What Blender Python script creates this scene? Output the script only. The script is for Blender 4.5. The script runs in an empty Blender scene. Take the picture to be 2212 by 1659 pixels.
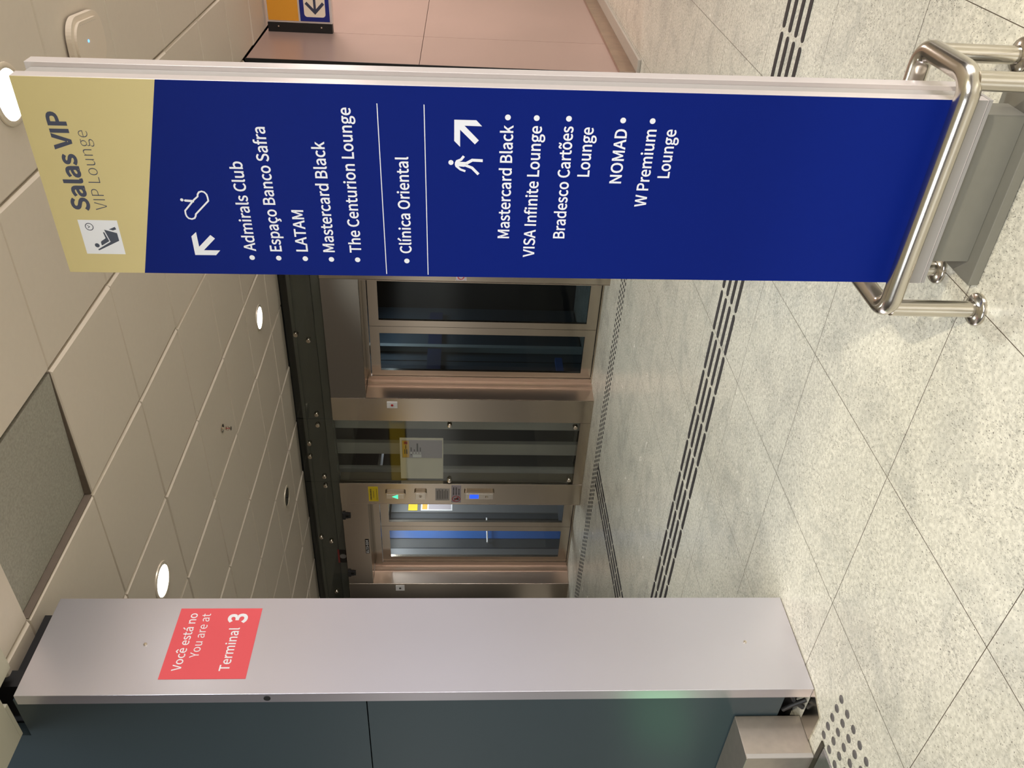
import bpy, bmesh, math, random, os
from mathutils import Vector, Matrix, Euler
random.seed(7)
PI = math.pi
C = bpy.context.scene.collection
S = bpy.context.scene

# ------------------------------------------------------------------ camera
# photographed with the phone held on its side: world "up" points to the left of the frame
YAW, PITCH, ROLL, F_PX = 0.640370188, 0.0648903449, 0.0152392764, 1803.85
fw = Vector((-math.sin(YAW)*math.cos(PITCH), math.cos(YAW)*math.cos(PITCH), -math.sin(PITCH)))
rt = Vector((math.cos(YAW), math.sin(YAW), 0))
up = rt.cross(fw)
r2 = rt*math.cos(ROLL) + up*math.sin(ROLL)
u2 = -rt*math.sin(ROLL) + up*math.cos(ROLL)
cd = bpy.data.cameras.new('camera'); cam = bpy.data.objects.new('camera', cd); C.objects.link(cam)
cd.sensor_fit = 'HORIZONTAL'; cd.sensor_width = 36.0; cd.lens = 36.0*F_PX/2212; cd.clip_start = 0.05
cx, cy, cz = -u2, r2, -fw
cam.matrix_world = Matrix(((cx.x, cy.x, cz.x, 0), (cx.y, cy.y, cz.y, 0), (cx.z, cy.z, cz.z, 1.5), (0, 0, 0, 1)))
S.camera = cam

# ------------------------------------------------------------------ world, big lights, exposure
w = bpy.data.worlds.new('hall_ambient'); S.world = w; w.use_nodes = True
# a concourse all round: bright low band of shops and doors, dim brown ceilings above, patches along the way
nt = w.node_tree; bg = nt.nodes['Background']; bg.inputs[1].default_value = 0.55
tc = nt.nodes.new('ShaderNodeTexCoord'); sx = nt.nodes.new('ShaderNodeSeparateXYZ'); nt.links.new(tc.outputs['Generated'], sx.inputs[0])
ma = nt.nodes.new('ShaderNodeMath'); ma.operation = 'MULTIPLY_ADD'; ma.inputs[1].default_value = 0.5; ma.inputs[2].default_value = 0.5
nt.links.new(sx.outputs['Z'], ma.inputs[0])
cr = nt.nodes.new('ShaderNodeValToRGB'); nt.links.new(ma.outputs[0], cr.inputs[0])
el = cr.color_ramp.elements; el[0].position = 0.0; el[0].color = (0.32, 0.30, 0.26, 1); el[1].position = 1.0; el[1].color = (0.20, 0.18, 0.16, 1)
for p_, c_ in ((0.44, (0.36, 0.33, 0.28, 1)), (0.495, (0.50, 0.45, 0.39, 1)), (0.510, (1.45, 1.36, 1.24, 1)), (0.532, (1.40, 1.30, 1.18, 1)), (0.540, (0.26, 0.20, 0.15, 1)), (0.57, (0.13, 0.10, 0.08, 1)), (0.64, (0.20, 0.17, 0.15, 1))):
    e_ = el.new(p_); e_.color = c_
nz = nt.nodes.new('ShaderNodeTexNoise'); nz.inputs['Scale'].default_value = 3.2; nz.inputs['Detail'].default_value = 3
mp_ = nt.nodes.new('ShaderNodeMapping'); mp_.inputs['Scale'].default_value = (1, 1, 0.5); nt.links.new(tc.outputs['Generated'], mp_.inputs[0]); nt.links.new(mp_.outputs[0], nz.inputs['Vector'])
mr_ = nt.nodes.new('ShaderNodeMapRange'); mr_.inputs[1].default_value = 0.35; mr_.inputs[2].default_value = 0.65; mr_.inputs[3].default_value = 0.45; mr_.inputs[4].default_value = 1.5; nt.links.new(nz.outputs['Fac'], mr_.inputs[0])
vm = nt.nodes.new('ShaderNodeVectorMath'); vm.operation = 'SCALE'; nt.links.new(cr.outputs[0], vm.inputs[0]); nt.links.new(mr_.outputs[0], vm.inputs['Scale'])
nt.links.new(vm.outputs[0], bg.inputs[0])

def area(name, loc, target, size, energy, color=(1, 1, 1), size_y=None, spread=PI):
    d = bpy.data.lights.new(name, 'AREA'); d.energy = energy; d.color = color; d.size = size; d.spread = spread
    if size_y: d.shape = 'RECTANGLE'; d.size_y = size_y
    o = bpy.data.objects.new(name, d); C.objects.link(o); o.location = loc
    o.rotation_euler = (Vector(target)-Vector(loc)).to_track_quat('-Z', 'Y').to_euler()
    return o
# the tall concourse: its floodlight, and broad unseen fill lights added for diffuse light
area('concourse_floodlight', (3.9, -2.75, 6.0), (-1.8, 2.6, 0.0), 0.22, 460, (1.0, 0.91, 0.73))
area('concourse_fill_right', (9.0, 3.0, 2.2), (-3.0, 3.5, 1.6), 4.0, 900, (1.0, 0.955, 0.95))
area('concourse_fill_behind', (3.0, -5.0, 5.2), (-1.5, 3.0, 1.5), 3.0, 330, (0.97, 0.97, 1.0))
area('concourse_fill_left', (-3.5, -5.0, 5.5), (-3.5, 4.0, 1.5), 3.0, 330, (0.90, 0.95, 1.0))
area('corridor_light', (0.3, 9.3, 3.1), (-2.0, 9.0, 1.4), 1.0, 110, (1.0, 0.86, 0.82))

S.view_settings.view_transform = 'Standard'; S.view_settings.look = 'None'
S.view_settings.exposure = 0.0; S.view_settings.gamma = 1.0; S.view_settings.use_curve_mapping = False

# ------------------------------------------------------------------ materials
def srgb(r, g, b):
    f = lambda c: ((c/255+0.055)/1.055)**2.4 if c > 10 else c/255/12.92
    return (f(r), f(g), f(b), 1)

def mat(name, col, rough=0.5, metal=0.0, spec=0.5, emit=None, emit_s=0.0, noise=0.0, nscale=8.0, coat=0.0, bump=0.0, stretch=None, rnoise=0.0, trans=0.0):
    m = bpy.data.materials.new(name); m.use_nodes = True
    nt = m.node_tree; b = nt.nodes['Principled BSDF']
    b.inputs['Base Color'].default_value = col; b.inputs['Roughness'].default_value = rough
    b.inputs['Metallic'].default_value = metal; b.inputs['Specular IOR Level'].default_value = spec
    b.inputs['Coat Weight'].default_value = coat
    b.inputs['Transmission Weight'].default_value = trans
    if emit: b.inputs['Emission Color'].default_value = emit; b.inputs['Emission Strength'].default_value = emit_s
    if noise or bump or rnoise:
        g = nt.nodes.new('ShaderNodeNewGeometry'); mp = nt.nodes.new('ShaderNodeMapping'); n = nt.nodes.new('ShaderNodeTexNoise')
        n.inputs['Scale'].default_value = nscale; n.inputs['Detail'].default_value = 6
        mp.inputs['Scale'].default_value = stretch or (1, 1, 1)
        nt.links.new(g.outputs['Position'], mp.inputs[0]); nt.links.new(mp.outputs[0], n.inputs['Vector'])
        if noise:
            r = nt.nodes.new('ShaderNodeMix'); r.data_type = 'RGBA'
            r.inputs[6].default_value = tuple(c*(1-noise) for c in col[:3])+(1,)
            r.inputs[7].default_value = tuple(min(1, c*(1+noise)) for c in col[:3])+(1,)
            nt.links.new(n.outputs['Fac'], r.inputs[0]); nt.links.new(r.outputs[2], b.inputs['Base Color'])
        if rnoise:
            mr = nt.nodes.new('ShaderNodeMapRange'); mr.inputs[3].default_value = rough-rnoise; mr.inputs[4].default_value = rough+rnoise
            nt.links.new(n.outputs['Fac'], mr.inputs[0]); nt.links.new(mr.outputs[0], b.inputs['Roughness'])
        if bump:
            bp = nt.nodes.new('ShaderNodeBump'); bp.inputs['Strength'].default_value = bump; bp.inputs['Distance'].default_value = 0.002
            nt.links.new(n.outputs['Fac'], bp.inputs['Height']); nt.links.new(bp.outputs[0], b.inputs['Normal'])
    return m

def granite():
    m = bpy.data.materials.new('granite'); m.use_nodes = True; nt = m.node_tree; b = nt.nodes['Principled BSDF']
    N = nt.nodes.new; L = nt.links.new
    g = N('ShaderNodeNewGeometry')
    def noise(scale, detail, rough=0.5, stretch=(1, 1, 1), rot=0.0, dist=0.0):
        mp = N('ShaderNodeMapping'); mp.inputs['Scale'].default_value = stretch; mp.inputs['Rotation'].default_value = (0, 0, rot)
        L(g.outputs['Position'], mp.inputs[0]); n = N('ShaderNodeTexNoise'); n.inputs['Scale'].default_value = scale
        n.inputs['Detail'].default_value = detail; n.inputs['Roughness'].default_value = rough; n.inputs['Distortion'].default_value = dist
        L(mp.outputs[0], n.inputs['Vector']); return n.outputs['Fac']
    def ramp(src, lo, hi):
        r = N('ShaderNodeMapRange'); r.inputs[1].default_value = lo; r.inputs[2].default_value = hi; r.interpolation_type = 'SMOOTHSTEP'
        L(src, r.inputs[0]); return r.outputs[0]
    def mix(fac, a, c):
        x = N('ShaderNodeMix'); x.data_type = 'RGBA'
        if hasattr(fac, 'links'): L(fac, x.inputs[0])
        else: x.inputs[0].default_value = fac
        for i, v in ((6, a), (7, c)):
            if isinstance(v, tuple): x.inputs[i].default_value = v
            else: L(v, x.inputs[i])
        return x.outputs[2]
    def mul(a, c):
        x = N('ShaderNodeMath'); x.operation = 'MULTIPLY'; L(a, x.inputs[0])
        if isinstance(c, float): x.inputs[1].default_value = c
        else: L(c, x.inputs[1])
        return x.outputs[0]
    base = mix(ramp(noise(60, 3, 0.55), 0.34, 0.66), srgb(200, 196, 180), srgb(224, 220, 204))
    cloud = ramp(noise(3.4, 7, 0.68, dist=0.7), 0.44, 0.70)
    base = mix(mul(cloud, 0.42), base, srgb(156, 156, 148))
    mott = ramp(noise(70, 4, 0.6, stretch=(1.0, 0.6, 1), rot=0.6), 0.50, 0.66)
    dens = ramp(noise(7.0, 6, 0.65), 0.36, 0.66)
    base = mix(mul(mul(mott, dens), 0.55), base, srgb(144, 141, 130))
    fleck = ramp(noise(205, 3, 0.55, stretch=(1.0, 0.6, 1), rot=0.6), 0.59, 0.65)
    base = mix(mul(mul(fleck, dens), 0.78), base, srgb(102, 97, 88))
    fleck2 = ramp(noise(165, 3, 0.5, stretch=(1.0, 0.7, 1), rot=0.6), 0.625, 0.68)
    base = mix(mul(fleck2, 0.78), base, srgb(70, 64, 57))
    # slab to slab tone
    L(base, b.inputs['Base Color'])
    rr = N('ShaderNodeMapRange'); rr.inputs[3].default_value = 0.15; rr.inputs[4].default_value = 0.34
    L(noise(9, 8, 0.7), rr.inputs[0]); L(rr.outputs[0], b.inputs['Roughness'])
    bp = N('ShaderNodeBump'); bp.inputs['Strength'].default_value = 0.06; bp.inputs['Distance'].default_value = 0.001
    L(noise(160, 3), bp.inputs['Height']); L(bp.outputs[0], b.inputs['Normal'])
    b.inputs['Specular IOR Level'].default_value = 0.45
    return m

def glassy(name, tint, alpha, rough=0.03, mult=1.5):
    """thin pane: part clear, part mirror"""
    m = bpy.data.materials.new(name); m.use_nodes = True; nt = m.node_tree; nt.nodes.clear()
    o = nt.nodes.new('ShaderNodeOutputMaterial'); t = nt.nodes.new('ShaderNodeBsdfTransparent'); t.inputs[0].default_value = tint
    gl = nt.nodes.new('ShaderNodeBsdfGlossy'); gl.inputs['Roughness'].default_value = rough; gl.inputs[0].default_value = (0.9, 0.95, 0.92, 1)
    fr = nt.nodes.new('ShaderNodeFresnel'); fr.inputs[0].default_value = 1.5
    mr = nt.nodes.new('ShaderNodeMath'); mr.operation = 'MULTIPLY_ADD'; mr.inputs[1].default_value = mult; mr.inputs[2].default_value = alpha
    mr.use_clamp = True
    mx = nt.nodes.new('ShaderNodeMixShader')
    ge = nt.nodes.new('ShaderNodeNewGeometry'); iv = nt.nodes.new('ShaderNodeMath'); iv.operation = 'SUBTRACT'; iv.inputs[0].default_value = 1.0
    m2 = nt.nodes.new('ShaderNodeMath'); m2.operation = 'MULTIPLY'    # the far face of the pane adds no second mirror image
    nt.links.new(ge.outputs['Backfacing'], iv.inputs[1]); nt.links.new(fr.outputs[0], mr.inputs[0])
    nt.links.new(mr.outputs[0], m2.inputs[0]); nt.links.new(iv.outputs[0], m2.inputs[1]); nt.links.new(m2.outputs[0], mx.inputs[0])
    nt.links.new(t.outputs[0], mx.inputs[1]); nt.links.new(gl.outputs[0], mx.inputs[2]); nt.links.new(mx.outputs[0], o.inputs[0])
    return m

M = dict(
    granite=granite(),
    joint=mat('floor_joint', srgb(96, 84, 70), 0.7),
    tile=mat('ceiling_tile', srgb(208, 196, 180), 0.55, noise=0.03, nscale=30),
    plenum=mat('plenum', srgb(40, 38, 36), 0.9),
    rawtile=mat('tile_back', srgb(150, 146, 134), 0.9, noise=0.35, nscale=90, bump=0.4),
    edge=mat('tile_edge', srgb(105, 92, 80), 0.7, noise=0.2, nscale=25),
    plaster=mat('plaster', srgb(188, 183, 164), 0.8, noise=0.02, nscale=4),
    steel=mat('stainless_brushed', (0.50, 0.44, 0.365, 1), 0.16, 1.0, noise=0.02, nscale=5, stretch=(60, 60, 1), rnoise=0.02),
    jamb=mat('stainless_jamb', (0.62, 0.50, 0.42, 1), 0.30, 1.0, noise=0.03, nscale=5, stretch=(60, 60, 1)),
    polish=mat('stainless_polished', (0.64, 0.60, 0.53, 1), 0.2, 1.0, noise=0.03, nscale=30),
    pillar=mat('anodised_aluminium', (0.76, 0.745, 0.83, 1), 0.32, 0.95, noise=0.015, nscale=4),
    darkglass=mat('dark_painted_glass', srgb(51, 63, 68), 0.36, 0.0, 0.5, noise=0.05, nscale=2),
    bronze=mat('bronze_cladding', srgb(178, 152, 142), 0.34, 0.35, noise=0.08, nscale=1.6, rnoise=0.06),
    copper=mat('copper_trim', (0.55, 0.42, 0.34, 1), 0.3, 1.0, noise=0.25, nscale=9),
    kerb=mat('stone_kerb', srgb(168, 160, 148), 0.4, noise=0.12, nscale=40),
    header=mat('dark_steel_beam', srgb(96, 96, 90), 0.5, 0.2, noise=0.06, nscale=4),
    header2=mat('darker_steel_beam', srgb(44, 44, 42), 0.55, 0.2),
    black=mat('black', srgb(18, 18, 20), 0.5),
    shaft=mat('shaft_panel', srgb(70, 80, 88), 0.6, noise=0.1, nscale=5),
    shaftdark=mat('shaft_dark', srgb(26, 28, 30), 0.7),
    post=mat('painted_steel_post', srgb(178, 179, 173), 0.5),
    transom=mat('bronze_steel_panel', (0.17, 0.148, 0.125, 1), 0.5, 0.6, noise=0.04, nscale=6, stretch=(1, 60, 60)),
    blue=mat('sign_blue', srgb(4, 28, 114), 0.55, 0.0, 0.1, noise=0.03, nscale=40),
    gold=mat('sign_gold', srgb(212, 196, 142), 0.55, 0.0, 0.2, noise=0.02, nscale=10),
    signwhite=mat('sign_white_vinyl', srgb(235, 236, 242), 0.5),
    navy=mat('sign_navy_vinyl', srgb(58, 62, 84), 0.5),
    frame=mat('aluminium_white_frame', srgb(214, 206, 204), 0.35, 0.35),
    groove=mat('aluminium_groove', srgb(176, 172, 168), 0.5, 0.3),
    signgrey=mat('sign_base_grey', srgb(128, 126, 116), 0.45, 0.3, noise=0.06, nscale=20),
    red=mat('coral_red_vinyl', srgb(226, 84, 92), 0.5),
    hangyellow=mat('hanging_sign_yellow', srgb(222, 154, 44), 0.5),
    hangblue=mat('hanging_sign_blue', srgb(16, 32, 120), 0.5),
    cream=mat('hanging_sign_cream', srgb(236, 222, 204), 0.5),
    plastic=mat('white_plastic', srgb(214, 200, 182), 0.45),
    lens=mat('lamp_lens', (1, 1, 1, 1), 0.4, emit=(1.0, 0.97, 0.92, 1), emit_s=14.0),
    chrome=mat('chrome_reflector', (0.8, 0.72, 0.62, 1), 0.12, 1.0),
    ring=mat('lamp_trim', srgb(222, 210, 190), 0.35, 0.3),
    rubber=mat('tactile_rubber', srgb(48, 44, 44), 0.55),
    stud=mat('tactile_stud_steel', srgb(112, 108, 106), 0.38, 0.35),
    yellow=mat('yellow_sticker', srgb(216, 190, 20), 0.5),
    lilac=mat('poster_lilac', srgb(170, 162, 168), 0.6),
    ochre=mat('poster_ochre', srgb(214, 168, 62), 0.6),
    board=mat('notice_board', srgb(222, 216, 196), 0.6, noise=0.04, nscale=6),
    ink=mat('ink', srgb(50, 48, 46), 0.6),
    crimson=mat('crimson', srgb(170, 30, 30), 0.5),
    green=mat('green_indicator', srgb(30, 220, 130), 0.4, emit=(0.08, 1.0, 0.42, 1), emit_s=1.6),
    bluelcd=mat('blue_display', srgb(20, 50, 240), 0.4, emit=(0.02, 0.09, 1.0, 1), emit_s=1.4),
    led=mat('blue_led', srgb(60, 120, 255), 0.3, emit=(0.1, 0.35, 1.0, 1), emit_s=3.0),
    white=mat('white_paint', srgb(226, 226, 226), 0.5),
    cargrey=mat('car_grey', srgb(120, 122, 124), 0.4, 0.4),
    carblue=mat('car_blue', srgb(40, 90, 160), 0.4),
    cardark=mat('car_dark', srgb(52, 56, 62), 0.45),
    ribbed=mat('ribbed_steel', (0.62, 0.61, 0.62, 1), 0.3, 1.0),
    orangebox=mat('plinth_steel', (0.50, 0.44, 0.38, 1), 0.42, 0.85, noise=0.12, nscale=30),
    gold_tape=mat('yellow_tape', srgb(150, 130, 30), 0.6),
    glass=glassy('clear_glass', (0.93, 0.945, 0.935, 1), 0.01),
    darkpane=glassy('tinted_glass', (0.55, 0.62, 0.66, 1), 0.0, mult=0.6),
    headpane=glassy('header_glass', (0.88, 0.89, 0.87, 1), 0.0),
)

# ------------------------------------------------------------------ mesh helpers
class MB:
    def __init__(self): self.bm = bmesh.new()
    def box(self, x0, x1, y0, y1, z0, z1, bev=0.0, mi=0):
        t = bmesh.new()
        vs = [t.verts.new((x, y, z)) for z in (z0, z1) for y in (y0, y1) for x in (x0, x1)]
        for f in ((0, 2, 3, 1), (4, 5, 7, 6), (0, 1, 5, 4), (2, 6, 7, 3), (0, 4, 6, 2), (1, 3, 7, 5)): t.faces.new([vs[i] for i in f])
        if bev: bmesh.ops.bevel(t, geom=t.edges[:], offset=bev, segments=2, affect='EDGES', profile=0.5)
        self._merge(t, mi); return self
    def _merge(self, t, mi=0):
        for f in t.faces: f.material_index = mi
        me = bpy.data.meshes.new('tmp'); t.to_mesh(me); t.free(); self.bm.from_mesh(me); bpy.data.meshes.remove(me)
    def prism(self, pts, axis, a, b, mi=0):
        """polygon pts (2-D) extruded along axis from a to b"""
        mp = {'x': lambda p, d: (d, p[0], p[1]), 'y': lambda p, d: (p[0], d, p[1]), 'z': lambda p, d: (p[0], p[1], d)}[axis]
        t = bmesh.new(); A = [t.verts.new(mp(p, a)) for p in pts]; B = [t.verts.new(mp(p, b)) for p in pts]
        n = len(pts); t.faces.new(A); t.faces.new(B[::-1])
        for i in range(n): t.faces.new((A[i], B[i], B[(i+1) % n], A[(i+1) % n]))
        bmesh.ops.recalc_face_normals(t, faces=t.faces[:])
        self._merge(t, mi); return self
    def lathe(self, prof, c, axis='z', seg=32, mi=0):
        """prof: (radius, height along axis) list, closed with caps where radius > 0 at the ends"""
        t = bmesh.new(); rings = []
        mp = {'z': lambda r, a, h: (c[0]+r*math.cos(a), c[1]+r*math.sin(a), c[2]+h),
              'y': lambda r, a, h: (c[0]+r*math.cos(a), c[1]+h, c[2]+r*math.sin(a)),
              'x': lambda r, a, h: (c[0]+h, c[1]+r*math.cos(a), c[2]+r*math.sin(a))}[axis]
        for r, h in prof:
            if r < 1e-6: rings.append([t.verts.new(mp(0, 0, h))])
            else: rings.append([t.verts.new(mp(r, 2*PI*k/seg, h)) for k in range(seg)])
        for p, q in zip(rings, rings[1:]):
            for k in range(seg):
                k2 = (k+1) % seg
                if len(p) == 1 and len(q) == 1: continue
                if len(p) == 1: t.faces.new((p[0], q[k2], q[k]))
                elif len(q) == 1: t.faces.new((p[k], p[k2], q[0]))
                else: t.faces.new((p[k], p[k2], q[k2], q[k]))
        for rg in (rings[0], rings[-1]):
            if len(rg) > 1: t.faces.new(rg)
        bmesh.ops.recalc_face_normals(t, faces=t.faces[:])
        self._merge(t, mi); return self
    def tube(self, pts, r, seg=14, closed=False, mi=0):
        t = bmesh.new(); pts = [Vector(p) for p in pts]; n = len(pts); rings = []; prev = None
        for i, p in enumerate(pts):
            a = pts[(i-1) % n] if (closed or i) else p; b = pts[(i+1) % n] if (closed or i < n-1) else p
            d = (b-a).normalized()
            nrm = prev if prev is not None else (Vector((0, 0, 1)) if abs(d.z) < 0.9 else Vector((1, 0, 0)))
            nrm = (nrm-d*nrm.dot(d)).normalized(); prev = nrm; bi = d.cross(nrm)
            rings.append([t.verts.new(p+nrm*r*math.cos(2*PI*k/seg)+bi*r*math.sin(2*PI*k/seg)) for k in range(seg)])
        m = n if closed else n-1
        for i in range(m):
            A, B = rings[i], rings[(i+1) % n]
            for k in range(seg): t.faces.new((A[k], A[(k+1) % seg], B[(k+1) % seg], B[k]))
        if not closed: t.faces.new(rings[0]); t.faces.new(rings[-1][::-1])
        bmesh.ops.recalc_face_normals(t, faces=t.faces[:])
        self._merge(t, mi); return self
    def poly(self, pts3, mi=0):
        f = self.bm.faces.new([self.bm.verts.new(p) for p in pts3]); f.material_index = mi; return self
    def add_mesh(self, me, mtx):
        t = bmesh.new(); t.from_mesh(me)
        bmesh.ops.delete(t, geom=[f for f in t.faces if f.calc_area() < 1e-9], context='FACES_ONLY')
        for f in t.faces: f.smooth = False
        bmesh.ops.transform(t, matrix=mtx, verts=t.verts[:]); self._merge(t); return self
    def build(self, name, m, parent=None, smooth=False, local=False):
        me = bpy.data.meshes.new(name)
        if parent is not None and not local:
            bmesh.ops.translate(self.bm, verts=self.bm.verts[:], vec=-world_loc(parent))
        self.bm.to_mesh(me); self.bm.free()
        for x in (m if isinstance(m, (list, tuple)) else [m]): me.materials.append(x)
        if smooth:
            for p in me.polygons: p.use_smooth = True
            try: me.set_sharp_from_angle(angle=math.radians(40))
            except Exception: pass
        o = bpy.data.objects.new(name, me); C.objects.link(o)
        if parent is not None: o.parent = parent
        return o

def world_loc(o):
    v = Vector((0, 0, 0))
    while o is not None: v = v+Vector(o.location); o = o.parent
    return v
def tag(o, label=None, cat=None, group=None, kind=None):
    if label: o['label'] = label
    if cat: o['category'] = cat
    if group: o['group'] = group
    if kind: o['kind'] = kind
    return o
def thing(name, label, cat, loc=(0, 0, 0), group=None, rot=None):
    o = bpy.data.objects.new(name, None); C.objects.link(o); o.location = loc; o.empty_display_size = 0.1
    if rot: o.rotation_euler = rot
    return tag(o, label, cat, group)
def struct(name, mb, m, **k): return tag(mb.build(name, m, **k), kind='structure')
def mesh_thing(name, mb, m, label, cat, group=None, smooth=False, origin=None):
    if origin is not None: bmesh.ops.translate(mb.bm, verts=mb.bm.verts[:], vec=-Vector(origin))
    o = mb.build(name, m, smooth=smooth)
    if origin is not None: o.location = origin
    return tag(o, label, cat, group)
def copy_tree(o, parent=None):
    c = o.copy(); C.objects.link(c)
    if parent is not None: c.parent = parent
    for ch in [x for x in bpy.data.objects if x.parent == o]: copy_tree(ch, c)
    return c

# lettering: curves turned into mesh; humanist face shipped with Blender, else the built-in one
FONT = None
try:
    fp = os.path.join(bpy.utils.system_resource('DATAFILES', path='fonts'), 'Noto Sans CJK Regular.woff2')
    if os.path.exists(fp): FONT = bpy.data.fonts.load(fp)
except Exception: FONT = None
TSIZE = 1.0
def text_mesh(s, weight=0.0):
    cu = bpy.data.curves.new('t', 'FONT'); cu.body = s; cu.size = TSIZE; cu.offset = weight; cu.resolution_u = 4; cu.extrude = 0.0
    if FONT: cu.font = FONT
    ob = bpy.data.objects.new('t', cu); C.objects.link(ob)
    dg = bpy.context.evaluated_depsgraph_get(); dg.update()
    me = bpy.data.meshes.new_from_object(ob.evaluated_get(dg))
    bpy.data.objects.remove(ob); bpy.data.curves.remove(cu)
    return me
CAPH = None
def put_text(mb, s, a0, b0, width, cap, frame, weight=0.0):
    """one line starting at plane coords (a0,b0), stretched to width and cap height; frame maps (a,b,n) to 3-D"""
    global CAPH, TSIZE
    if CAPH is None:
        h = text_mesh('H'); TSIZE = 0.7/max(v.co.y for v in h.vertices); bpy.data.meshes.remove(h)
        CAPH = 0.7
    me = text_mesh(s, weight)
    x0 = min(v.co.x for v in me.vertices); x1 = max(v.co.x for v in me.vertices)
    sx = width/(x1-x0); sy = cap/(CAPH+weight)
    loc = Matrix.Translation((a0, b0, 0)) @ Matrix.Diagonal((sx, sy, 1, 1)) @ Matrix.Translation((-x0, 0, 0))
    mb.add_mesh(me, frame @ loc); bpy.data.meshes.remove(me)
def frame_xz(x, y, z):      # faces -Y
    return Matrix(((1, 0, 0, x), (0, 0, -1, y), (0, 1, 0, z), (0, 0, 0, 1)))
def frame_yz(x, y, z):      # faces +X
    return Matrix(((0, 0, 1, x), (1, 0, 0, y), (0, 1, 0, z), (0, 0, 0, 1)))
def flat(mb, pts, fr, n=0.0):
    mb.poly([tuple(fr @ Vector((p[0], p[1], n))) for p in pts])
def disc(mb, a, b, r, fr, n=0.0, seg=20, ry=None, rin=0):
    ry = ry or r
    if rin:
        for k in range(seg):
            t0, t1 = 2*PI*k/seg, 2*PI*(k+1)/seg; q = rin/r
            flat(mb, [(a+r*math.cos(t0), b+ry*math.sin(t0)), (a+r*math.cos(t1), b+ry*math.sin(t1)), (a+q*r*math.cos(t1), b+q*ry*math.sin(t1)), (a+q*r*math.cos(t0), b+q*ry*math.sin(t0))], fr, n)
    else: flat(mb, [(a+r*math.cos(2*PI*k/seg), b+ry*math.sin(2*PI*k/seg)) for k in range(seg)], fr, n)
def stroke(mb, pts, wd, fr, n=0.0, closed=False):
    """polyline of even width with mitred corners"""
    P = [Vector(p) for p in pts]; k = len(P); L, R = [], []
    for i in range(k):
        d0 = (P[i]-P[i-1]).normalized() if (i or closed) else (P[1]-P[0]).normalized()
        d1 = (P[(i+1) % k]-P[i]).normalized() if (i < k-1 or closed) else d0
        nm = Vector((-(d0+d1).y, (d0+d1).x)).normalized(); c = max(0.45, nm.dot(Vector((-d0.y, d0.x))))
        L.append(P[i]+nm*wd/2/c); R.append(P[i]-nm*wd/2/c)
    for i in range(k if closed else k-1):
        j = (i+1) % k; flat(mb, [R[i], R[j], L[j], L[i]], fr, n)
def rrect(a0, a1, b0, b1, r, seg=6):
    out = []
    for cxx, cyy, t in ((a1-r, b0+r, -PI/2), (a1-r, b1-r, 0), (a0+r, b1-r, PI/2), (a0+r, b0+r, PI)):
        out += [(cxx+r*math.cos(t+PI/2*k/seg), cyy+r*math.sin(t+PI/2*k/seg)) for k in range(seg+1)]
    return out

# ================================================================== SETTING
# floor: granite slabs with open joints
JX = [-10.4, -9.6, -8.9, -8.2, -7.5, -6.8, -6.1, -5.4, -4.7, -4.0, -3.297, -2.612, -1.931, -1.195, -0.5, 0.2, 0.9, 1.6, 2.3, 3.0, 3.7, 4.4, 5.1, 5.8, 6.5]
JY = [-9.0, -8.3, -7.6, -6.9, -6.2, -5.5, -4.8, -4.1, -3.4, -2.7, -2.0, -1.3, -0.65, 0.02, 0.70, 1.383, 2.081, 2.835, 3.54, 4.24, 4.94, 5.64, 6.34, 7.04, 7.74, 8.44, 9.14, 9.84, 10.54, 11.24, 11.94, 12.7]
f = MB()
for i in range(len(JX)-1):
    for j in range(len(JY)-1):
        g = 0.0014
        f.poly([(JX[i]+g, JY[j]+g, 0), (JX[i+1]-g, JY[j]+g, 0), (JX[i+1]-g, JY[j+1]-g, 0), (JX[i]+g, JY[j+1]-g, 0)])
f.poly([(JX[0], JY[0], -0.0015), (JX[-1], JY[0], -0.0015), (JX[-1], JY[-1], -0.0015), (JX[0], JY[-1], -0.0015)], mi=1)
struct('floor', f, [M['granite'], M['joint']])

# ceiling: square metal tiles with lipped edges; the tile left of the gap by the pillar is a thing of its own
CX0, CY0, CP = -3.015, 2.32, 0.7565
ZC = 3.3
c = MB()
def ctile(x0, x1, y0, y1, sag=True):
    """one pan: flat face, short upturned rims; each corner a touch out of level"""
    g = 0.003; bvl = 0.013
    h = [random.uniform(-0.0045, 0.0045)+(0.0025 if k in (0, 3) else -0.0025) for k in range(4)]
    xs, ys = (x0+g, x1-g), (y0+g, y1-g)
    t = bmesh.new()
    outer = [t.verts.new((xs[a], ys[b], ZC+0.010+h[k])) for k, (a, b) in enumerate(((0, 0), (1, 0), (1, 1), (0, 1)))]
    inner = [t.verts.new((xs[a]+(bvl if a == 0 else -bvl), ys[b]+(bvl*.5 if b == 0 else -bvl*.5), ZC+h[k])) for k, (a, b) in enumerate(((0, 0), (1, 0), (1, 1), (0, 1)))]
    top = [t.verts.new((v.co.x, v.co.y, ZC+0.045)) for v in outer]
    t.faces.new(inner[::-1])
    for k in range(4):
        k2 = (k+1) % 4
        t.faces.new((outer[k], outer[k2], inner[k2], inner[k])); t.faces.new((top[k], top[k2], outer[k2], outer[k]))
    bmesh.ops.recalc_face_normals(t, faces=t.faces[:])
    c._merge(t)
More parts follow.
